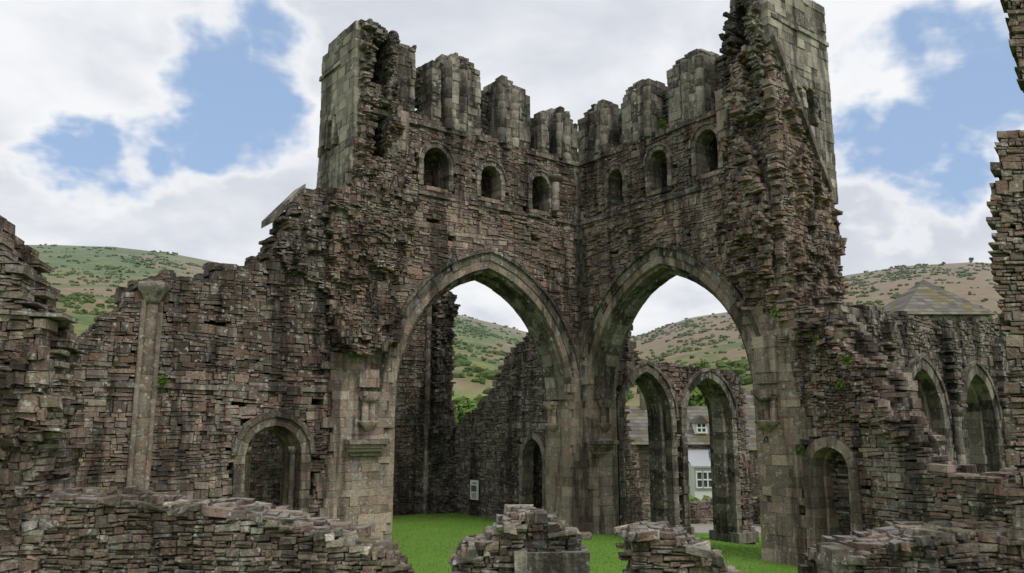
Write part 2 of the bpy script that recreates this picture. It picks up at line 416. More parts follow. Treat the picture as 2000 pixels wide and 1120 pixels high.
def turret_right():
    fr=FB
    sl=[[(6.08,12.4),(6.08,13.7),(6.42,13.7),(6.42,12.4)],[(6.05,11.1),(6.05,11.9),(6.4,11.9),(6.4,11.1)]]
    masonry(accB,fr,[(5.85,11.0),(5.85,13.3),(6.0,13.9),(6.4,14.2),(6.75,14.2),(6.75,8.8),(6.0,8.8)],2.3,pal='dark',edge=.05,jf=.03,cj=.012,ln=(.08,.26),
        holes=sl,back_holes=[],slices=[(0,.35),(.35,.8),(.8,1.6),(1.6,2.3)],clip=(5.8,6.8))
    torn_mass(accB,fr,[(5.8,11.0),(5.85,13.2),(6.05,13.6),(6.05,11)],.25,31,pal='dark',edge=.05,holes=sl)
    torn_mass(accB,fr,[(6.46,10.5),(6.5,13.6),(6.85,13.9),(6.85,10.5)],.3,32,pal='dark',edge=.03,holes=sl)
    masonry(accB,fr,[(5.5,10.1),(5.5,11.5),(5.85,11.5),(5.85,10.0)],.45,d0=-.2,rowh=(.22,.32),ln=(.3,.4),pal='ashlar',edge=.02,jf=.01,clip=(5.5,5.85))
    fe=fr.at(7.0,0,e=nB,n=neg(eB))
    masonry(accB,fe,[(0,12.5),(0,14.1),(1.2,14.25),(1.3,14.1),(2.6,14.1),(2.65,8.6),(2.2,8.9)],.4,rowh=(.16,.29),ln=(.25,.6),pal='grey',edge=.03,
            jf=.008,cj=.007,slices=[(-.06,.35)],holes=[rhole(1.6,.25,11.4,10.7)],colf=lambda s,z:1.12+0*s,clip=(0,2.62))
    masonry(accB,fe,[(1.2,10.5),(1.2,11.9),(2.0,11.9),(2.0,10.5)],.1,d0=.3,pal='dark',edge=0)
    ring(accB,fe,(1.6,.18,11.4,.18,10.7),0,.16,-.09,.2,pal='grey',seg=.15)
    course(accB,fe,.1,2.7,13.12,.12,.13,pal='grey',gaps=0)
    n=14;b=[]
    for i in range(n):
        t0,t1=i/n,(i+1)/n
        p=(.05+2.15*t0,12.6-3.65*t0);q=(.05+2.15*t1,12.6-3.65*t1)
        c=np.zeros((8,3))
        for k in range(8):
            pt=q if k&1 else p
            c[k]=(pt[0]+(0.05 if k&2 else -.04),pt[1]+(.06 if k&2 else -.05),.1 if k&4 else -.17)
        b.append(c)
    accB.boxes(fe,np.array(b),pick('dark',n)*1.2)
    masonry(accB,fe,[(0,-.2),(0,12.6),(2.2,8.9),(2.6,8.5),(2.6,-.2)],.4,pal='torn',edge=.03,jf=.04,cj=.016,slices=[(-.02,.35)],clip=(0,2.62))
    torn_mass(accB,fe,[(0,4.9),(-.1,11.9),(1.0,10.1),(1.9,8.5),(2.3,8.2),(2.35,5.2)],.3,41,edge=.08)
turret_right()
# belfry piers left standing on the wall head
def belfry(acc,fr,s0,s1,zt,seed,split=.62,second=False):
    w=s1-s0; m=s0+split*w; h=m-s0
    k=dict(rowh=(.15,.26),ln=(.16,.40),pal='grey',jf=.016,cj=.01,cull=False)
    masonry(acc,fr,[(s0,11.1),(s0,zt-.35),(s0+.2*h,zt-.1),(s0+.36*h,zt-.2),(s0+.36*h,11.1)],1.0,edge=.1,seed=seed,clip=(s0,s0+.36*h),colf=lambda s,z:.75+0*s,**k)
    masonry(acc,fr,[(s0+.6*h,11.1),(s0+.6*h,zt),(s0+.8*h,zt+.08),(m,zt-.25),(m,11.1)],1.0,edge=.1,seed=seed+4,clip=(s0+.6*h,m),colf=lambda s,z:.9+0*s,**k)
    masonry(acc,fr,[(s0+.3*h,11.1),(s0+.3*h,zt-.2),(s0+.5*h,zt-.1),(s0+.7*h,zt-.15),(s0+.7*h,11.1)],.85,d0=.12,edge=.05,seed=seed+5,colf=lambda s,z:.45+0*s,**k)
    masonry(acc,fr,[(m-.1,11.1),(m-.1,zt-.15),(s1-.15,zt-.25),(s1,zt-.4),(s1,11.1)],.5,d0=.55,pal='dark',edge=.06,jf=.03,seed=seed+2,cull=False,colf=lambda s,z:.8+0*s)
    if second: masonry(acc,fr,[(s1-.3,11.1),(s1-.3,zt-.4),(s1-.1,zt-.3),(s1,zt-.45),(s1,11.1)],.7,edge=.05,seed=seed+3,clip=(s1-.3,s1),colf=lambda s,z:.65+0*s,**k)
    shaft(acc,fr,s0+.48*h,.10,11.12,zt-.12,.16,drum=.26,bright=.85)
    shaft(acc,fr,m-.1,-.0,11.12,zt-.22,.12,drum=.26,bright=1.0)
    masonry(acc,fr,[(s0+.1,zt-.3),(s0+.15,zt-.02),(s0+.5*h,zt+.12),(m-.15,zt+.03),(m-.05,zt-.3)],.8,d0=.1,rowh=(.06,.12),ln=(.1,.3),pal='grey',edge=.1,seed=seed+8,cull=False,colf=lambda s,z:.8+0*s)
belfry(accA,FA,3.75,5.4,13.35,51,.74,True)
belfry(accA,FA,1.92,3.62,13.05,54,.68)
belfry(accA,FA,0.0,1.5,12.8,57,.58,True)
belfry(accB,FB,0.0,1.72,12.75,60,.75)
belfry(accB,FB,1.92,3.5,12.85,63,.72)
belfry(accB,FB,3.75,5.6,13.05,66,.66)
shaft(accA,FA,1.02,-.08,9.4,10.3,.12,drum=.3); lathe(accA,FA,1.02,-.08,[(10.3,.13),(10.42,.22),(10.5,.22)])
def colonnette(acc,fr,s,d,z0,z1,r=.11,n=2):
    for k in range(n):
        ss=s+(k-(n-1)/2)*r*1.9
        shaft(acc,fr,ss,d,z0+.15,z1-.2,r,pal='ashlar',drum=.3,bright=.9)
    w=r*1.9*n/2+.06
    c=mkbox(np.array([s-w]),np.array([s+w]),np.array([z1-.12]),np.array([z1]),np.array([d-r-.1]),np.array([d+.3]))
    acc.boxes(fr,c,pick('ashlar',1))
    lathe(acc,fr,s,d,[(z1-.25,w*.75),(z1-.12,w*1.05)],pal='ashlar')
    lathe(acc,fr,s,d,[(z0-.05,.04),(z0+.05,w*.6),(z0+.17,w*1.05),(z0+.2,w)],pal='ashlar')
colonnette(accA,FA,7.1,-.14,2.95,3.85,.09)
masonry(accA,FA,[(6.85,3.86),(6.85,4.3),(7.4,4.3),(7.4,3.86)],.2,d0=-.2,rowh=(.2,.22),ln=(.5,.6),pal='ashlar',edge=0,clip=(6.85,7.38))
colonnette(accB,FB,6.5,-.14,2.95,3.85,.08,3)
masonry(accB,FB,[(6.2,3.86),(6.2,5.0),(6.8,5.0),(6.8,3.86)],.2,d0=-.16,rowh=(.25,.3),ln=(.3,.6),pal='ashlar',edge=0,clip=(6.2,6.8))
colonnette(accA,Frame(FA.at(.54,0).O,nA,(-eA[0],-eA[1])),.62,-.09,2.9,3.75,.08,2)
colonnette(accB,Frame(FB.at(.38,0).O,nB,(-eB[0],-eB[1])),.5,-.09,2.9,3.8,.08,2)
def bracket(acc,fr,s0,s1,z,d0=-.05):
    for i,(h0,h1,p,ins) in enumerate(((.0,.11,.36,0),(-.09,0,.29,.04),(-.18,-.09,.2,.08),(-.28,-.18,.12,.14))):
        c=mkbox(np.array([s0+ins]),np.array([s1-ins]),np.array([z+h0+.001]),np.array([z+h1-.001]),np.array([d0-p]),np.array([.1]))
        acc.boxes(fr,c,pick('ashlar',1)*.9)
bracket(accA,FA,6.65,7.7,2.6)
bracket(accB,Frame(FB.at(.38,0).O,nB,(-eB[0],-eB[1])),-.1,.75,2.5,-.02)
accA.build('tower_wall_north',MAS,tower)
accB.build('tower_wall_west',MAS,tower)

# =============================================================== left choir wall
acc=Acc()
doorA=(9.35,.64,2.4,.64,.0)
put=[[(s_-.05,z_-.05),(s_-.05,z_+.06),(s_+.05,z_+.06),(s_+.05,z_-.05)] for s_,z_ in ((8.4,3.55),(10.2,3.5),(13.0,3.5),(10.9,5.2))]
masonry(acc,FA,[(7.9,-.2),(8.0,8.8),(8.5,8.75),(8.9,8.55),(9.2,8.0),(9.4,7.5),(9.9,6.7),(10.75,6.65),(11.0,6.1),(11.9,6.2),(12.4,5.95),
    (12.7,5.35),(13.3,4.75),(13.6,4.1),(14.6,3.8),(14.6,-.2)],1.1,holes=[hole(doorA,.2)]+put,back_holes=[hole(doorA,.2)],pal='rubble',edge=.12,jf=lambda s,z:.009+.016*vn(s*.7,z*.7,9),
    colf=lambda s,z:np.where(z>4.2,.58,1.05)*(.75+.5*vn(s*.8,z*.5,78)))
torn_mass(acc,FA,[(8.0,6.0),(8.1,8.6),(9.1,7.9),(9.4,7.0),(9.1,6.5)],.25,71,pal='dark')
course(acc,FA,7.75,14.2,3.85,.11,.08,pal='dark',gaps=.03)
ring(acc,FA,doorA,.2,.32,-.09,.2,pal='dark',seg=.2,jamb=False,bright=1.0)
ring(acc,FA,doorA,.0,.24,-.03,.35,pal='ashlar',seg=.22,bright=.8)
ring(acc,FA,doorA,-.1,.05,.3,.7,pal='ashlar',seg=.22,bright=.7)
ring(acc,FA,doorA,0,.2,.69,1.12,pal='ashlar',seg=.22,bright=.65)
for s in (8.81,9.89): shaft(acc,FA,s,.24,.3,2.4,.06,pal='ashlar',bright=.85); lathe(acc,FA,s,.24,[(2.38,.06),(2.5,.12),(2.56,.12)],pal='ashlar')
for s,r in ((12.15,.12),(11.99,.06),(12.31,.06)): shaft(acc,FA,s,-.04,1.2,5.6,r,pal='ashlar',drum=.4,bright=.75)
lathe(acc,FA,12.15,-.04,[(5.55,.15),(5.62,.18),(5.72,.22),(5.84,.31),(5.92,.33),(5.98,.3)],bright=.8)
n=6;b=[]
for i in range(n):
    t0,t1=i/n,(i+1)/n
    p=(8.75+.8*t0,8.85-.95*t0);q=(8.75+.8*t1,8.85-.95*t1)
    c=np.zeros((8,3))
    for k in range(8):
        pt=q if k&1 else p
        c[k]=(pt[0],pt[1]+(.06 if k&2 else -.12),1.05 if k&4 else .35)
    b.append(c)
acc.boxes(FA,np.array(b),pick('grey',n)*.9)
acc.build('ruined_choir_wall',MAS)
acc=Acc()
for s,d,r in ((9.85,1.9,.2),(9.6,1.75,.11),(10.1,1.75,.11),(9.3,2.6,.16),(9.05,2.5,.09)):
    shaft(acc,FA,s,d,0,3.4,r,pal='ashlar',drum=.35,bright=1.2); lathe(acc,FA,s,d,[(3.4,r),(3.55,r*1.6),(3.65,r*1.6)],pal='ashlar')
    lathe(acc,FA,s,d,[(0,r*1.7),(.2,r*1.6),(.3,r)],pal='ashlar')
acc.build('clustered_stone_pillar',MAS)

# =============================================================== right transept wall with doorway
acc=Acc()
masonry(acc,FB,[(6.9,-.2),(7.0,5.8),(7.6,5.7),(8.2,5.4),(8.5,4.9),(8.8,4.5),(9.3,3.9),(9.6,3.1),(9.8,2.45),(10.5,2.15),(11.5,2.0),(13.0,1.95),(13,-.2)],1.1,
    holes=[hole(doorB,.18)],edge=.12,jf=.016,colf=lambda s,z:.85+.2*vn(s,z,5))
torn_mass(acc,FB,[(7.3,3.2),(7.3,5.4),(8.2,5.1),(8.9,4.1),(9.4,3.4),(9.6,2.6),(8.8,3.2)],.22,77)
ring(acc,FB,doorB,0,.22,-.07,.45,pal='ashlar',seg=.24,bright=.85)
ring(acc,FB,doorB,-.06,.15,.4,1.12,pal='ashlar',seg=.24,bright=1.0)
acc.build('ruined_transept_wall',MAS)

# =============================================================== transept beyond the left arch
acc=Acc()
FT=Frame((C[0]-eB[0]*7,C[1]-eB[1]*7),eA,nA)
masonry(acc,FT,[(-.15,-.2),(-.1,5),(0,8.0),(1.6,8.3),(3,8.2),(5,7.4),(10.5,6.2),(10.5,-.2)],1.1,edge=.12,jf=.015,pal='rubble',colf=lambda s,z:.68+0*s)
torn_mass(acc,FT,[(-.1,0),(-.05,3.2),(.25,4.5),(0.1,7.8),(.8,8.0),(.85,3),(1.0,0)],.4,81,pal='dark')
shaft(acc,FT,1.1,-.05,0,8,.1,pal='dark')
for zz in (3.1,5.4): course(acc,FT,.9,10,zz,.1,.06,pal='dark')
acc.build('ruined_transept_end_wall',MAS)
acc=Acc()
FBb=Frame(C,neg(eB),nB)
doorT=(2.3,.5,2.0,.65,-.1)
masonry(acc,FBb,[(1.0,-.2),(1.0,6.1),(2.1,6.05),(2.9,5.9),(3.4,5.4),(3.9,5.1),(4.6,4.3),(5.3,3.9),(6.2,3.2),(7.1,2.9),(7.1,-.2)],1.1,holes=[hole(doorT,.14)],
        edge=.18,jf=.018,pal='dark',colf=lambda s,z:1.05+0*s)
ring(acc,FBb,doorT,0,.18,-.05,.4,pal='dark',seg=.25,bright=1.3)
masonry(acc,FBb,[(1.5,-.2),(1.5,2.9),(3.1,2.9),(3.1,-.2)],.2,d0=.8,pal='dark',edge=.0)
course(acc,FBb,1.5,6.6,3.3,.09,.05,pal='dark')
acc.build('ruined_transept_side_wall',MAS)

# =============================================================== nave arcade through right arch
acc=Acc()
FN=Frame(C,neg(eA),nA)
ar1=(2.8,1.08,3.3,1.45,-.8);ar2=(5.85,1.2,3.3,1.35,-1.1)
masonry(acc,FN,[(.9,-1.2),(.9,6.3),(2.1,6.2),(2.35,5.4),(2.6,5.15),(5,5.0),(7.6,4.85),(7.9,4.2),(8.0,-1.4)],.95,holes=[hole(ar1,.24),hole(ar2,.24)],
        edge=.07,jf=.018,pal='rubble',colf=lambda s,z:.8+0*s)
for A in (ar1,ar2):
    ring(acc,FN,A,.24,.34,-.08,.2,pal='dark',seg=.26,jamb=False)
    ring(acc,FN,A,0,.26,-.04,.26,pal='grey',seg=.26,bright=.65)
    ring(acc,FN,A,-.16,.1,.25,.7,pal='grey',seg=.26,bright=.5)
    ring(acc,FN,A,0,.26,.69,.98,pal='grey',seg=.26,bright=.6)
masonry(acc,FN,[(.7,-1.2),(.7,5.0),(1.7,4.9),(2.0,4.3),(2.35,2.8),(3.1,-.6),(3.1,-1.2)],.3,d0=.3,edge=.02,jf=.008,rowh=(.07,.10),ln=(.15,.35),pal='rubble')
for s0,s1,z in ((3.75,4.75,-.45),(6.95,8.1,-.85)):
    course(acc,FN,s0,s1,z+.1,.35,.16,depth=1.1,pal='grey',gaps=0)
acc.build('nave_arcade',MAS)

# =============================================================== far right nave arcade
acc=Acc()
FR=Frame((C[0]+eB[0]*8,C[1]+eB[1]*8),neg(eA),nA)
arr=[(4.25+3.1*i,.92,3.2,1.25,-1.2) for i in range(4)]
masonry(acc,FR,[(.6,-1.5),(.6,5.9),(2.5,5.8),(3.6,5.9),(5,5.75),(8,6.0),(11,6.1),(16,6.4),(16,-2)],1.0,holes=[hole(A,.26) for A in arr],edge=.12,jf=.02,pal='dark',colf=lambda s,z:1.05+0*s)
for A in arr:
    ring(acc,FR,A,.26,.36,-.09,.2,pal='dark',seg=.26,jamb=False,bright=1.2)
    ring(acc,FR,A,0,.28,-.05,.3,pal='grey',seg=.26,bright=.8)
    ring(acc,FR,A,-.16,.1,.29,.72,pal='grey',seg=.26,bright=.8)
    ring(acc,FR,A,0,.28,.71,1.03,pal='ashlar',seg=.26,bright=.9)
    for ds in (-1.55,): 
        shaft(acc,FR,A[0]+ds,-.08,-1,3.3,.12,pal='grey',drum=.35); lathe(acc,FR,A[0]+ds,-.08,[(3.25,.12),(3.4,.2),(3.5,.2)])
        masonry(acc,FR,[(A[0]+ds-.2,3.5),(A[0]+ds-.18,5.5),(A[0]+ds+.18,5.6),(A[0]+ds+.2,3.5)],.3,d0=-.22,pal='dark',edge=.04,jf=.02)
acc.build('side_arcade_wall',MAS)

# =============================================================== foreground walls
acc=Acc()
FL=Frame((-5.22,9.0),(-.97,-.243),(-.243,.97))
nr=dict(rowh=(.035,.10),ln=(.06,.28),pal='near',jf=.016,cj=.007)
dk=lambda s,z:.7+.5*vn(s*1.1,z*.9,6)
masonry(acc,FL,[(0,0),(-.12,2.6),(0,3.7),(.05,4.15),(.25,4.35),(.35,4.65),(.55,4.9),(.72,5.25),(1.0,5.5),(3.5,6.6),(3.5,0)],1.1,edge=.10,colf=dk,**nr)
course(acc,FL,-.1,1.4,4.25,.05,.07,depth=.6,pal='grey',ln=(.15,.4),gaps=.25)
torn_mass(acc,FL,[(-.05,.5),(-.05,3.6),(.3,4.0),(.4,3.0),(.3,.5)],.15,91,pal='near',ln=(.07,.24))
c=mkbox(np.array([.22]),np.array([.50]),np.array([3.22]),np.array([3.31]),np.array([-.05]),np.array([.2]));c+=rng.uniform(-.012,.012,c.shape)
acc.boxes(FL,c,np.array([[.62,.62,.58]]))   # one lichen-white stone
acc.build('ruined_stone_pier',MAS)
def lowwall(O,e,n,ol,th,seed,pal='near'):
    acc=Acc();fr=Frame(O,e,n)
    k=dict(nr);k['pal']=pal
    masonry(acc,fr,ol,th,edge=.07,seed=seed,cull=False,wyth=.16,colf=dk,**k)
    return acc,fr
def capstones(acc,fr,prof,th,n):
    px=[p[0] for p in prof];pz=[p[1] for p in prof]
    for i in range(n):
        s=rng.uniform(px[0],px[-1]);d=rng.uniform(.0,th);zt=np.interp(s,px,pz)
        w=rng.uniform(.04,.17);h=rng.uniform(-.01,.04);dd=rng.uniform(.04,.12)
        c=mkbox(np.array([s-w]),np.array([s+w]),np.array([zt-.06]),np.array([zt+h]),np.array([d-dd]),np.array([d+dd]))
        c+=rng.uniform(-.022,.022,c.shape);t=rng.normal(0,.10);c[:,:,1]+=t*(c[:,:,0]-s);t=rng.normal(0,.4);c[:,:,2]+=t*(c[:,:,0]-s)
        acc.boxes(fr,c,pick('grey' if rng.random()<.5 else 'near',1)*rng.uniform(.7,1.5))
P1=[(0.05,2.24),(.9,2.21),(1.4,2.12),(2.2,2.06),(2.7,1.95),(3.2,1.83),(3.7,1.63)]
acc,fr=lowwall((-5.2,9.0),(1,.03),(-.03,1),[(0,0),(0,2.24)]+P1[1:]+[(3.95,1.5),(4.0,0)],.9,101)
capstones(acc,fr,P1,.9,170)
acc.build('low_stone_wall',MAS)
acc,fr=lowwall((-.6,9.0),(1,.05),(-.05,1),[(0,0),(0,1.45),(.12,1.68),(.45,1.76),(.58,1.92),(.7,2.03),(.9,2.03),(1.05,1.92),(1.2,1.85),(1.38,1.8),(1.4,0)],.8,102)
masonry(acc,fr,[(.62,0),(.62,1.7),(1.42,1.74),(1.46,0)],.3,d0=-.06,rowh=(.2,.26),ln=(.3,.45),pal='grey',edge=.02,jf=.01,cj=.012,clip=(.62,1.44))
capstones(acc,fr,[(0,1.45),(.12,1.66),(.45,1.76),(.58,1.92),(.7,2.03),(.9,2.03),(1.05,1.92),(1.3,1.8)],.8,90)
acc.build('low_stone_wall',MAS)
acc,fr=lowwall((1.32,9.0),(1,-.05),(.05,1),[(0,0),(0,1.84),(.35,1.87),(.5,1.8),(.7,1.68),(.95,1.5),(1.08,1.35),(1.08,0)],.8,103)
capstones(acc,fr,[(0,1.84),(.35,1.87),(.5,1.8),(.7,1.68),(1.0,1.45)],.8,70)
acc.build('low_stone_wall',MAS)
acc,fr=lowwall((3.5,9.0),(1,.02),(-.02,1),[(0,0),(0,1.58),(.3,1.68),(.75,1.74),(1.15,1.84),(2.4,1.8),(2.4,0)],.9,104)
masonry(acc,fr,[(-.05,0),(-.05,1.62),(.16,1.64),(.18,0)],.4,d0=-.05,rowh=(.2,.26),ln=(.2,.3),pal='grey',edge=.02,jf=.01,clip=(-.06,.2))
capstones(acc,fr,[(0,1.58),(.3,1.68),(.75,1.74),(1.15,1.84),(2.2,1.8)],.9,110)
acc.build('low_stone_wall',MAS)
acc=Acc()
FP=Frame((-.03,9.0),(1.0,0.0),(.64,.77))
masonry(acc,FP,[(5.34,0),(5.40,1),(5.46,2.0),(5.53,3.0),(5.60,3.8),(5.62,4.4),(5.60,5.0),(5.60,5.6),(5.78,6.5),(6.5,6.55),(6.5,7.05),(6.12,7.15),(6.08,7.6),(6.02,8.6),(8,8.8),(8,0)],1.0,edge=.06,seed=105,colf=lambda s,z:.55+.5*vn(s*1.1,z*.9,6),**nr)
acc.build('ruined_stone_pier',MAS)

# =============================================================== ground & hills
AZ=[-180,-60,-40,-32.15,-30.1,-27.2,-23.8,-21.3,-15,-9,-4.1,-1.5,1.3,5.5,9,12.6,15.95,19.7,23,27.1,30.6,32.7,45,60,180]
TE=[.05,.10,.18,.197,.201,.205,.203,.198,.180,.158,.1417,.1316,.1185,.1051,.1126,.1335,.141,.1597,.1776,.1836,.1804,.1735,.14,.08,.05]
def gz(x,y):
    r=math.hypot(x,y);az=math.degrees(math.atan2(x,y))
    al=(x-C[0])*nB[0]+(y-C[1])*nB[1]
    z=max(-.13*max(0,al),-1.6)
    if -12<x<30 and y<14: 
        t=min(1,max(0,(14-y)/5)); z+=1.2*t*t*(3-2*t)
    R=700
    te=float(np.interp(az,AZ,TE))
    if r>85:
        H=te*R+3+1.6
        t=min(1,(r-85)/(R-85))
        prof=t**1.25
        if r>R: prof=1-.5*min(1,(r-R)/600)
        nz=mnoise.fractal(Vector((x/120,y/120,1.3)),1,2,4)*9*min(1,t*3)*(1-t*.9)
        z+=H*prof+nz
    z+=.03*mnoise.noise(Vector((x/2.5,y/2.5,0)))
    return z
rs=list(np.arange(0.5,46,.6))+list(np.geomspace(47,1300,110))
azs=list(np.arange(-180,-50,5))+list(np.arange(-50,50,.6))+list(np.arange(50,180,5))
V=[(0,0,gz(0,0.01))];Fc=[]
for r in rs:
    for z_ in azs:
        t=math.radians(z_);x=r*math.sin(t);y=r*math.cos(t);V.append((x,y,gz(x,y)))
na=len(azs)
for i in range(na): Fc.append((0,1+(i+1)%na,1+i))
for j in range(len(rs)-1):
    for i in range(na):
        p=1+j*na;q=p+na;Fc.append((p+i,p+(i+1)%na,q+(i+1)%na,q+i))
me=bpy.data.meshes.new('ground');me.from_pydata(V,[],Fc);me.update()
for p in me.polygons:p.use_smooth=True
g=bpy.data.objects.new('ground',me);COL.objects.link(g)
m,nt,b=mat_new('grass_and_hillside')
geo=N(nt,'ShaderNodeNewGeometry');P=geo.outputs['Position']
ln_=N(nt,'ShaderNodeVectorMath',operation='LENGTH');L(nt,P,ln_.inputs[0]);dist=ln_.outputs['Value']
g1=noise(nt,P,.5,4);g2=noise(nt,P,9,4,.7);g3=noise(nt,P,60,3,.7)
lawn=mix(nt,g1,(.12,.26,.035),(.20,.36,.06))
lawn=mix(nt,1.0,lawn,mix(nt,g2,(.6,.6,.6),(1.35,1.3,1.3)),'MULTIPLY')
lawn=mix(nt,1.0,lawn,mix(nt,g3,(.45,.45,.45),(1.5,1.5,1.5)),'MULTIPLY')
dsy=mapr(nt,noise(nt,P,22,2,.5),.69,.73,0,.6);lawn=mix(nt,dsy,lawn,(.55,.6,.45))
lawn=mix(nt,mapr(nt,noise(nt,P,.45,3),.62,.69,0,.8),lawn,(.22,.17,.11))
h1=noise(nt,P,.007,5,.6);h2=noise(nt,P,.022,6,.75);h3=noise(nt,P,.15,4,.75)
hill=mix(nt,mapr(nt,h2,.42,.58),(.085,.135,.045),(.17,.185,.075))
sepx=N(nt,'ShaderNodeSeparateXYZ');L(nt,P,sepx.inputs[0])
brk=math_(nt,'ADD',h1,mapr(nt,sepx.outputs[0],-150,200,-.06,.10))
hill=mix(nt,mapr(nt,brk,.45,.55,0,.85),hill,(.25,.175,.125))
hill=mix(nt,1.0,hill,mix(nt,h3,(.42,.46,.42),(1.55,1.5,1.48)),'MULTIPLY')
hill=mix(nt,mapr(nt,dist,200,900,0,.3),hill,(.30,.34,.36))  # aerial haze painted into the base colour, paler and bluer with distance
fld=mix(nt,h3,(.10,.20,.03),(.19,.30,.05))
hill=mix(nt,mapr(nt,dist,150,260),fld,hill)
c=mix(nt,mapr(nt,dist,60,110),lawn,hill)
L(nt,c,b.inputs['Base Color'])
L(nt,bump(nt,g3,.8,.03),b.inputs['Normal'])
me.materials.append(m)

acc_v=[];acc_f=[];k=0
n=60000
xs=rng.uniform(-6,14,n);ys=rng.uniform(14,36,n)
for x,y in zip(xs,ys):
    if abs(x)>y*.5+2: continue
    z=gz(x,y);t=rng.uniform(0,6.28);w=.012;h=rng.uniform(.02,.055);dx,dy=math.cos(t)*w,math.sin(t)*w
    acc_v+=[(x-dx,y-dy,z-.01),(x+dx,y+dy,z-.01),(x+dy*1.5,y-dx*1.5,z+h)];acc_f.append((k,k+1,k+2));k+=3
me=bpy.data.meshes.new('grass_blades');me.from_pydata(acc_v,[],acc_f)
ob=bpy.data.objects.new('grass_blades',me);COL.objects.link(ob)
m,nt,b=mat_new('grass_blade');L(nt,mix(nt,noise(nt,N(nt,'ShaderNodeNewGeometry').outputs['Position'],3,3),(.11,.24,.03),(.22,.39,.065)),b.inputs['Base Color']);me.materials.append(m)

def blob_mesh(name,items,mat,sub=2):
    import bmesh
    bm=bmesh.new();bmesh.ops.create_icosphere(bm,subdivisions=sub,radius=1)
    bv=np.array([v.co[:] for v in bm.verts]);bf=np.array([[v.index for v in f.verts] for f in bm.faces]);bm.free()
    VV=[];FF=[];k=0
    for x,y,z,s in items:
        q=bv*(1+rng.uniform(-.35,.35,(len(bv),1)))*np.array([s*rng.uniform(.8,1.3),s*rng.uniform(.8,1.3),s*rng.uniform(.6,.95)])
        VV.append(q+np.array([x,y,z+s*.35]));FF.append(bf+k);k+=len(bv)
    me=bpy.data.meshes.new(name);me.from_pydata(np.concatenate(VV).tolist(),[],np.concatenate(FF).tolist());me.materials.append(mat)
    ob=bpy.data.objects.new(name,me);COL.objects.link(ob);return ob
m,nt,b=mat_new('hill_foliage');P=N(nt,'ShaderNodeNewGeometry').outputs['Position']
ln_=N(nt,'ShaderNodeVectorMath',operation='LENGTH');L(nt,P,ln_.inputs[0])
c=mix(nt,noise(nt,P,.4,3,.8),(.04,.07,.022),(.11,.155,.045));c=mix(nt,mapr(nt,ln_.outputs['Value'],150,900,0,.36),c,(.25,.30,.30));L(nt,c,b.inputs['Base Color'])  # far bushes fade to blue-grey: distance haze mixed into their colour
items=[]
nb_=0
while nb_<2900:
    az=rng.uniform(-36,36);r=110+580*rng.random()**.7
    t=math.radians(az);x=r*math.sin(t);y=r*math.cos(t)
    v_=vn(x/60,y/60,5)*.6+vn(x/16,y/16,6)*.4
    if v_<.45+.12*rng.random()+.10*(r/700): 
        if rng.random()>.12: continue
    nb_+=1
    for q in range(3):
        s=rng.uniform(.4,1.25)*(1.7 if r<300 else 1)
        x2=x+rng.normal(0,1.5);y2=y+rng.normal(0,1.5)
        items.append((x2,y2,gz(x2,y2),s))
blob_mesh('hillside_bushes',items,m,1)

def tree_mesh(name,h,seed,mat_l,mat_t,n=5200):
    r=np.random.default_rng(seed)
    v=[];f=[];mi=[]
    def limb(p,q,r0,r1,k=7):
        p=np.array(p);q=np.array(q);d=q-p;d/=np.linalg.norm(d);a_=np.cross(d,[.3,.9,.1]);a_/=np.linalg.norm(a_);b_=np.cross(d,a_)
        o=len(v)
        for c_,rr in ((p,r0),(q,r1)):
            for i in range(k):
                t=6.2832*i/k;v.append(tuple(c_+rr*(a_*math.cos(t)+b_*math.sin(t))))
        for i in range(k): f.append((o+i,o+(i+1)%k,o+k+(i+1)%k,o+k+i));mi.append(1)
    limb((0,0,0),(0,0,h*.45),h*.035,h*.022)
    cl=[]
    for i in range(14):
        t=r.uniform(0,6.28);rr=h*r.uniform(.08,.32);zz=h*r.uniform(.35,.9);rr*=1-.5*abs(zz/h-.55)
        e=(rr*math.cos(t),rr*math.sin(t),zz);limb((0,0,h*r.uniform(.25,.45)),e,h*.014,h*.004,5);cl.append((e,h*r.uniform(.10,.2)))
    for i in range(n):
        e,s=cl[r.integers(len(cl))];d=r.normal(0,1,3);d/=np.linalg.norm(d);p=np.array(e)+d*s*r.uniform(.5,1.05)
        q=h*.018;t1=r.normal(0,1,3);t1/=np.linalg.norm(t1);t2=np.cross(t1,d);o=len(v)
        for a_,b_ in ((-1,-1),(1,-1),(1,1),(-1,1)): v.append(tuple(p+q*(t1*a_+t2*b_)))
        f.append((o,o+1,o+2,o+3));mi.append(0)
    me=bpy.data.meshes.new(name);me.from_pydata([tuple(map(float,x)) for x in v],[],f);me.materials.append(mat_l);me.materials.append(mat_t)
    me.polygons.foreach_set('material_index',mi);return me
ml,nt,b=mat_new('leaves');P=N(nt,'ShaderNodeNewGeometry').outputs['Position']
L(nt,mix(nt,noise(nt,P,.9,3,.7),(.06,.11,.025),(.17,.26,.055)),b.inputs['Base Color'])
mt,nt,b=mat_new('bark');b.inputs['Base Color'].default_value=(.09,.07,.05,1)
TM=[tree_mesh('tree',8,s,ml,mt) for s in (1,2,3)]
for i,(x,y,s) in enumerate(((14,66,.75),(19,70,.9),(24,74,1),(9,72,.85),(30,78,1),(-4,62,.9),(-8,70,1),(1,75,.8),(36,72,1.1),(-14,72,1),(5,82,1),(22,88,1.2),(13.6,60,.55),(44,80,1.2),(17,62,.8))):
    ob=bpy.data.objects.new('tree',TM[i%3]);COL.objects.link(ob);ob.location=(x,y,gz(x,y)-.1);ob.scale=(s*1.2,s*1.2,s);ob.rotation_euler=(0,0,i*1.3)
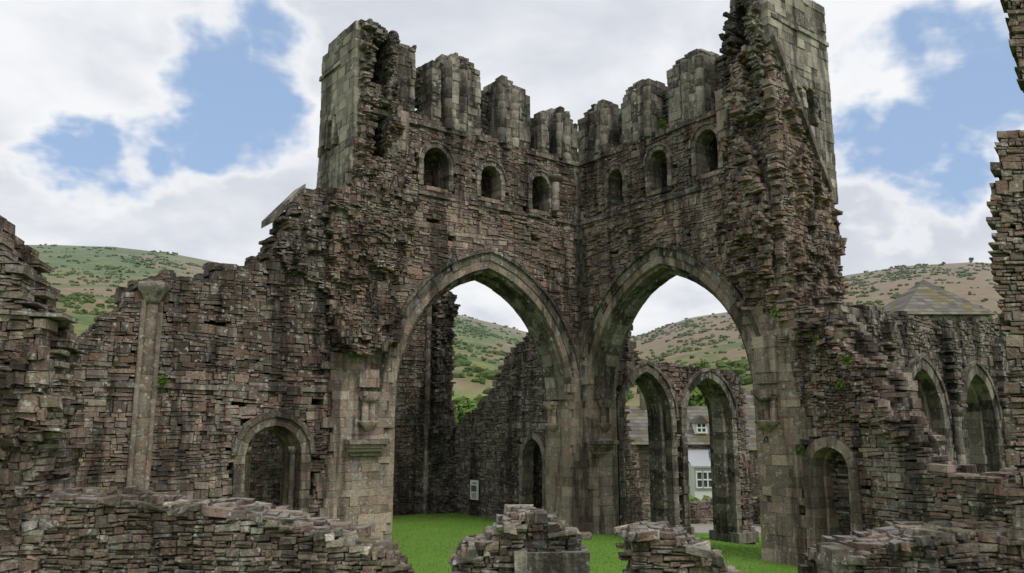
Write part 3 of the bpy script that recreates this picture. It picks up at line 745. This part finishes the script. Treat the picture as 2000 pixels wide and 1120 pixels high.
ob=bpy.data.objects.new('hilltop_tree',tree_mesh('hilltop_tree',9,9,ml,mt,3000));COL.objects.link(ob)
t=math.radians(30.5);x,y=695*math.sin(t),695*math.cos(t);ob.location=(x,y,gz(x,y)-2.0);ob.scale=(.55,.55,.55)
def wallplant(fr,s,z,d,r):
    v=[];f=[]
    for i in range(120):
        p=fr.w(np.array([s+rng.normal(0,r*.5),z+rng.normal(0,r*.5),d-abs(rng.normal(0,r*.4))]));q=rng.normal(0,1,(2,3));q/=np.linalg.norm(q,axis=1)[:,None];q*=.022;o=len(v)
        for a_,b_ in ((-1,-1),(1,-1),(1,1),(-1,1)): v.append(tuple(map(float,p+q[0]*a_+q[1]*b_)))
        f.append((o,o+1,o+2,o+3))
    me=bpy.data.meshes.new('wall_plant');me.from_pydata(v,[],f);me.materials.append(ml);ob=bpy.data.objects.new('wall_plant',me);COL.objects.link(ob)
for fr,s,z,d,r in ((FB,7.5,5.0,-.1,.14),(FB,7.9,4.9,-.1,.12),(FB,8.4,3.9,-.2,.1),(FA,11.85,3.95,-.15,.10),(FB,7.3,2.5,-.1,.1),(FB,3.6,11.3,-.1,.12),(FB,7.0,5.6,-.3,.1),(FN,5.9,5.1,.3,.2),(FB,8.6,4.4,-.2,.12)): wallplant(fr,s,z,d,r)

# =============================================================== houses
def pm(name,verts,faces,mat,parent):
    me=bpy.data.meshes.new(name);me.from_pydata(verts,[],faces);me.materials.append(mat);ob=bpy.data.objects.new(name,me);COL.objects.link(ob);ob.parent=parent;return ob
def bx(name,x0,x1,y0,y1,z0,z1,mat,parent):
    v=[(x0,y0,z0),(x1,y0,z0),(x1,y1,z0),(x0,y1,z0),(x0,y0,z1),(x1,y0,z1),(x1,y1,z1),(x0,y1,z1)]
    return pm(name,v,[(3,2,1,0),(4,5,6,7),(0,1,5,4),(1,2,6,5),(2,3,7,6),(3,0,4,7)],mat,parent)
def simple(name,c,rough=.6):
    m,nt,b=mat_new(name);b.inputs['Base Color'].default_value=(*c,1);b.inputs['Roughness'].default_value=rough;return m
mr,nt,b=mat_new('stone_tile_roof');P=N(nt,'ShaderNodeNewGeometry').outputs['Position']
sx=N(nt,'ShaderNodeSeparateXYZ');L(nt,P,sx.inputs[0])
row=math_(nt,'MULTIPLY',math_(nt,'ADD',sx.outputs[2],20),5.0);rf=math_(nt,'FLOOR',row)
cl_=math_(nt,'ADD',math_(nt,'MULTIPLY',math_(nt,'ADD',sx.outputs[0],math_(nt,'MULTIPLY',sx.outputs[1],.35)),2.6),math_(nt,'MULTIPLY',rf,.47));cf=math_(nt,'FLOOR',cl_)
cbn=N(nt,'ShaderNodeCombineXYZ');L(nt,rf,cbn.inputs[0]);L(nt,cf,cbn.inputs[1])
wn=N(nt,'ShaderNodeTexWhiteNoise',noise_dimensions='2D');L(nt,cbn.outputs[0],wn.inputs['Vector'])
c=mix(nt,wn.outputs['Value'],(.12,.11,.10),(.25,.235,.21))
c=mix(nt,mapr(nt,math_(nt,'FRACT',row),0,.22),(.05,.046,.04),c);c=mix(nt,mapr(nt,math_(nt,'FRACT',cl_),0,.1,.4,1),(.06,.055,.05),c)
c=mix(nt,mapr(nt,noise(nt,P,1.1,4,.7),.52,.62,0,.6),c,(.18,.15,.05));L(nt,c,b.inputs['Base Color']);L(nt,bump(nt,math_(nt,'FRACT',row),.6,.05),b.inputs['Normal'])
mw=simple('white_paint',(.78,.78,.76));mg=simple('window_glass',(.06,.07,.08),.15);mgr=simple('glass_roof',(.42,.44,.46),.45)
def housewall(name,fr,w,z0,z1,parent,gable=0,th=.4):
    acc=Acc();ol=[(0,z0),(0,z1)]+([(w/2,z1+gable)] if gable else [])+[(w,z1),(w,z0)]
    masonry(acc,fr,ol,th,rowh=(.08,.18),ln=(.2,.5),pal='ashlar',edge=0,jf=.01,slices=[(0,th)],colf=lambda s,z:.9+0*s,warp=0,clip=(0,w));acc.build(name,MAS,parent)
def window(x,y,z,w,h,parent,n=2):
    bx('window_glass',x-w/2,x+w/2,y-.02,y+.05,z,z+h,mg,parent)
    for i in range(n+1):
        xx=x-w/2+w*i/n;bx('window_mullion',xx-.035,xx+.035,y-.06,y+.03,z,z+h,mw,parent)
    for zz in (z,z+h/2,z+h): bx('window_rail',x-w/2-.03,x+w/2+.03,y-.065,y+.028,zz-.035,zz+.035,mw,parent)
H=empty('stone_cottage')
bz=-1.9
housewall('front_wall',Frame((4.5,45),(1,0),(0,1)),8.2,bz,2.15,H)
housewall('side_wall',Frame((4.5,50),(0,-1),(1,0)),5,bz,2.15,H,gable=1.9)
pm('roof',[(4.3,44.7,2.05),(12.7,44.7,2.05),(12.7,47.5,4.2),(4.3,47.5,4.2),(12.7,50.3,2.05),(4.3,50.3,2.05)],[(0,1,2,3),(3,2,4,5)],mr,H)
bx('dormer',10.25,10.95,45.3,47,2.6,3.25,mw,H);window(10.6,45.28,2.7,.5,.5,H)
pm('dormer_roof',[(10.15,45.1,3.2),(10.6,45.1,3.65),(11.05,45.1,3.2),(10.15,47.3,3.2),(10.6,47.3,3.65),(11.05,47.3,3.2)],[(0,1,4,3),(1,2,5,4),(0,2,1)],mr,H)
bx('chimney',7.6,8.3,47.2,47.9,3.8,5.0,mr,H)
bx('porch',9.5,10.75,42.6,44.95,bz,1.05,mw,H);window(10.3,42.55,-.1,.75,.8,H,3);window(9.75,42.55,-.1,.3,.8,H,1)
pm('porch_roof',[(9.35,42.4,1.0),(10.9,42.4,1.0),(10.9,45,1.8),(9.35,45,1.8),(9.35,42.4,.92),(10.9,42.4,.92)],[(0,1,2,3),(4,5,1,0)],mgr,H)
housewall('gable_wall',Frame((10.75,42.9),(1,0),(0,1)),1.6,bz,1.6,H,gable=.9)
pm('gable_roof',[(10.6,42.7,1.45),(11.55,42.7,2.65),(12.5,42.7,1.45),(10.6,46,1.45),(11.55,46,2.65),(12.5,46,1.45)],[(0,1,4,3),(1,2,5,4)],mr,H)
window(11.5,42.87,0,.5,.8,H)
housewall('wing_wall',Frame((12.4,42.5),(1,0),(0,1)),7,bz,1.9,H)
pm('wing_roof',[(12.2,42.2,1.8),(19.6,42.2,1.8),(19.6,46.5,5.3),(12.9,46.5,5.3),(12.2,50,1.8)],[(0,1,2,3),(0,3,4)],mr,H)
window(14,42.47,-.2,.8,.9,H)
acc=Acc();masonry(acc,Frame((5.5,39.5),(1,0),(0,1)),[(0,-2.2),(0,-.7),(2.6,-.6),(4.5,-.4),(5.8,-.3),(9.5,-.2),(9.5,-2.2)],.4,rowh=(.08,.15),pal='rubble',edge=.04);acc.build('garden_wall',MAS)
bx('paved_path',8,13.5,36.2,39.4,-1.75,-1.56,simple('paving_stone',(.30,.28,.25),.9),None)
items=[(12.3+rng.uniform(-.3,.5),38.6+rng.uniform(-.5,.5),-1.6+rng.uniform(0,1.6),rng.uniform(.2,.35)) for i in range(90)]
blob_mesh('hedge',items,ml,2)
items=[(8.8+rng.uniform(-.8,.8),40.2+rng.uniform(-.3,.3),-1.3+rng.uniform(0,.8),rng.uniform(.15,.3)) for i in range(50)]
blob_mesh('garden_shrub',items,ml,2)
H2=empty('stone_house')
housewall('front_wall',Frame((19.4,39),(1,0),(0,1)),4.1,-1.9,8.5,H2);housewall('side_wall',Frame((19.4,44),(0,-1),(1,0)),5,-1.9,8.5,H2)
pm('pyramid_roof',[(19.1,38.7,8.45),(23.8,38.7,8.45),(23.8,44.3,8.45),(19.1,44.3,8.45),(21.8,41.5,10.7)],[(0,1,4),(1,2,4),(2,3,4),(3,0,4)],mr,H2)

# =============================================================== information sign
S=empty('information_sign')
def fb(name,fr,s0,s1,z0,z1,d0,d1,mat):
    c=fr.w(mkbox(np.array([s0]),np.array([s1]),np.array([z0]),np.array([z1]),np.array([d0]),np.array([d1])))[0]
    me=bpy.data.meshes.new(name);me.from_pydata(c.tolist(),[],FACES.tolist());me.materials.append(mat);ob=bpy.data.objects.new(name,me);COL.objects.link(ob);ob.parent=S
fb('panel',FBb,5.15,5.6,.55,1.2,-.14,-.09,mw)
ms=simple('sign_print',(.12,.12,.12))
fb('picture',FBb,5.22,5.53,.82,1.02,-.146,-.141,ms)
for i in range(5): fb('text_line_%d'%i,FBb,5.22,5.5-.03*(i%2),.60+.038*i,.615+.038*i,-.146,-.141,ms)
fb('header',FBb,5.22,5.45,1.08,1.12,-.146,-.141,ms)

# =============================================================== world
w=bpy.data.worlds.new('sky');scene.world=w;w.use_nodes=True;nt=w.node_tree
try:
    w.cycles.sampling_method='MANUAL';w.cycles.sample_map_resolution=256
except Exception as ex: print(ex)
bg=nt.nodes['Background'];bg.inputs['Strength'].default_value=.1
sky=N(nt,'ShaderNodeTexSky',sky_type='NISHITA');sky.sun_disc=False
SE,SR=math.radians(50),math.radians(140)
sky.sun_elevation=SE;sky.sun_rotation=SR;sky.dust_density=1.0
tc=N(nt,'ShaderNodeTexCoord').outputs['Generated']
sp=N(nt,'ShaderNodeSeparateXYZ');L(nt,tc,sp.inputs[0])
zz=math_(nt,'ADD',math_(nt,'MAXIMUM',sp.outputs[2],0),.35)
cb=N(nt,'ShaderNodeCombineXYZ')
L(nt,math_(nt,'DIVIDE',sp.outputs[0],zz),cb.inputs[0]);L(nt,math_(nt,'DIVIDE',sp.outputs[1],zz),cb.inputs[1]);L(nt,math_(nt,'MULTIPLY',sp.outputs[2],1.5),cb.inputs[2])
cv=cb.outputs[0]
n1=noise(nt,cv,2.4,7,.55,.3);n2=noise(nt,cv,1.9,5,.55,.2)
wv_=noise(nt,tc,4.0,5,.60,0,'Color')
sb=N(nt,'ShaderNodeVectorMath',operation='SUBTRACT');L(nt,wv_,sb.inputs[0]);sb.inputs[1].default_value=(.5,.5,.5)
sc=N(nt,'ShaderNodeVectorMath',operation='SCALE');L(nt,sb.outputs[0],sc.inputs[0]);sc.inputs['Scale'].default_value=.34
ad=N(nt,'ShaderNodeVectorMath',operation='ADD');L(nt,tc,ad.inputs[0]);L(nt,sc.outputs[0],ad.inputs[1])
bias=None
for d,r,k_ in (((-.335,.855,.40),.16,.32),((-.46,.833,.30),.12,.31),((-.39,.84,.34),.13,.31),((-.27,.86,.43),.14,.31),((.427,.841,.325),.16,.32),((.50,.80,.34),.15,.31),((.46,.85,.25),.13,.30)):
    dn=N(nt,'ShaderNodeVectorMath',operation='DISTANCE');L(nt,ad.outputs[0],dn.inputs[0]);dn.inputs[1].default_value=d
    q=mapr(nt,dn.outputs['Value'],0,r,k_,0)
    bias=q if bias is None else math_(nt,'MAXIMUM',bias,q)
dens=math_(nt,'SUBTRACT',math_(nt,'ADD',n1,.17),bias)
cov=mapr(nt,dens,.40,.55)
shade=mapr(nt,math_(nt,'ADD',math_(nt,'MULTIPLY',n2,.7),math_(nt,'MULTIPLY',n1,.3)),.43,.62)
cc=mix(nt,shade,(9.2,9.35,9.6),(6.5,6.8,7.5))
cc=mix(nt,mapr(nt,dens,.50,.62,.75,0),cc,(9.5,9.55,9.7))
skyc=mix(nt,.6,sky.outputs[0],(4.6,6.4,9.4))
L(nt,mix(nt,cov,skyc,cc),bg.inputs['Color'])

sd=bpy.data.lights.new('sun','SUN');sd.energy=1.5;sd.angle=math.radians(14);sd.color=(1,.95,.88)
so=bpy.data.objects.new('sun',sd);COL.objects.link(so)
dirv=Vector((math.sin(SR)*math.cos(SE),math.cos(SR)*math.cos(SE),math.sin(SE)))
so.rotation_euler=(-dirv).to_track_quat('-Z','Y').to_euler()

cam=bpy.data.cameras.new('camera');cam.lens=28.0;cam.sensor_width=36;cam.clip_end=5000;cam.clip_start=.05
co=bpy.data.objects.new('camera',cam);COL.objects.link(co);co.location=(0,0,3);co.rotation_euler=(math.radians(100),0,0)
scene.camera=co
scene.view_settings.view_transform='Standard';scene.view_settings.look='None';scene.view_settings.exposure=0
print('objs',len(bpy.data.objects),'polys',sum(len(o.data.polygons) for o in bpy.data.objects if o.type=='MESH'))
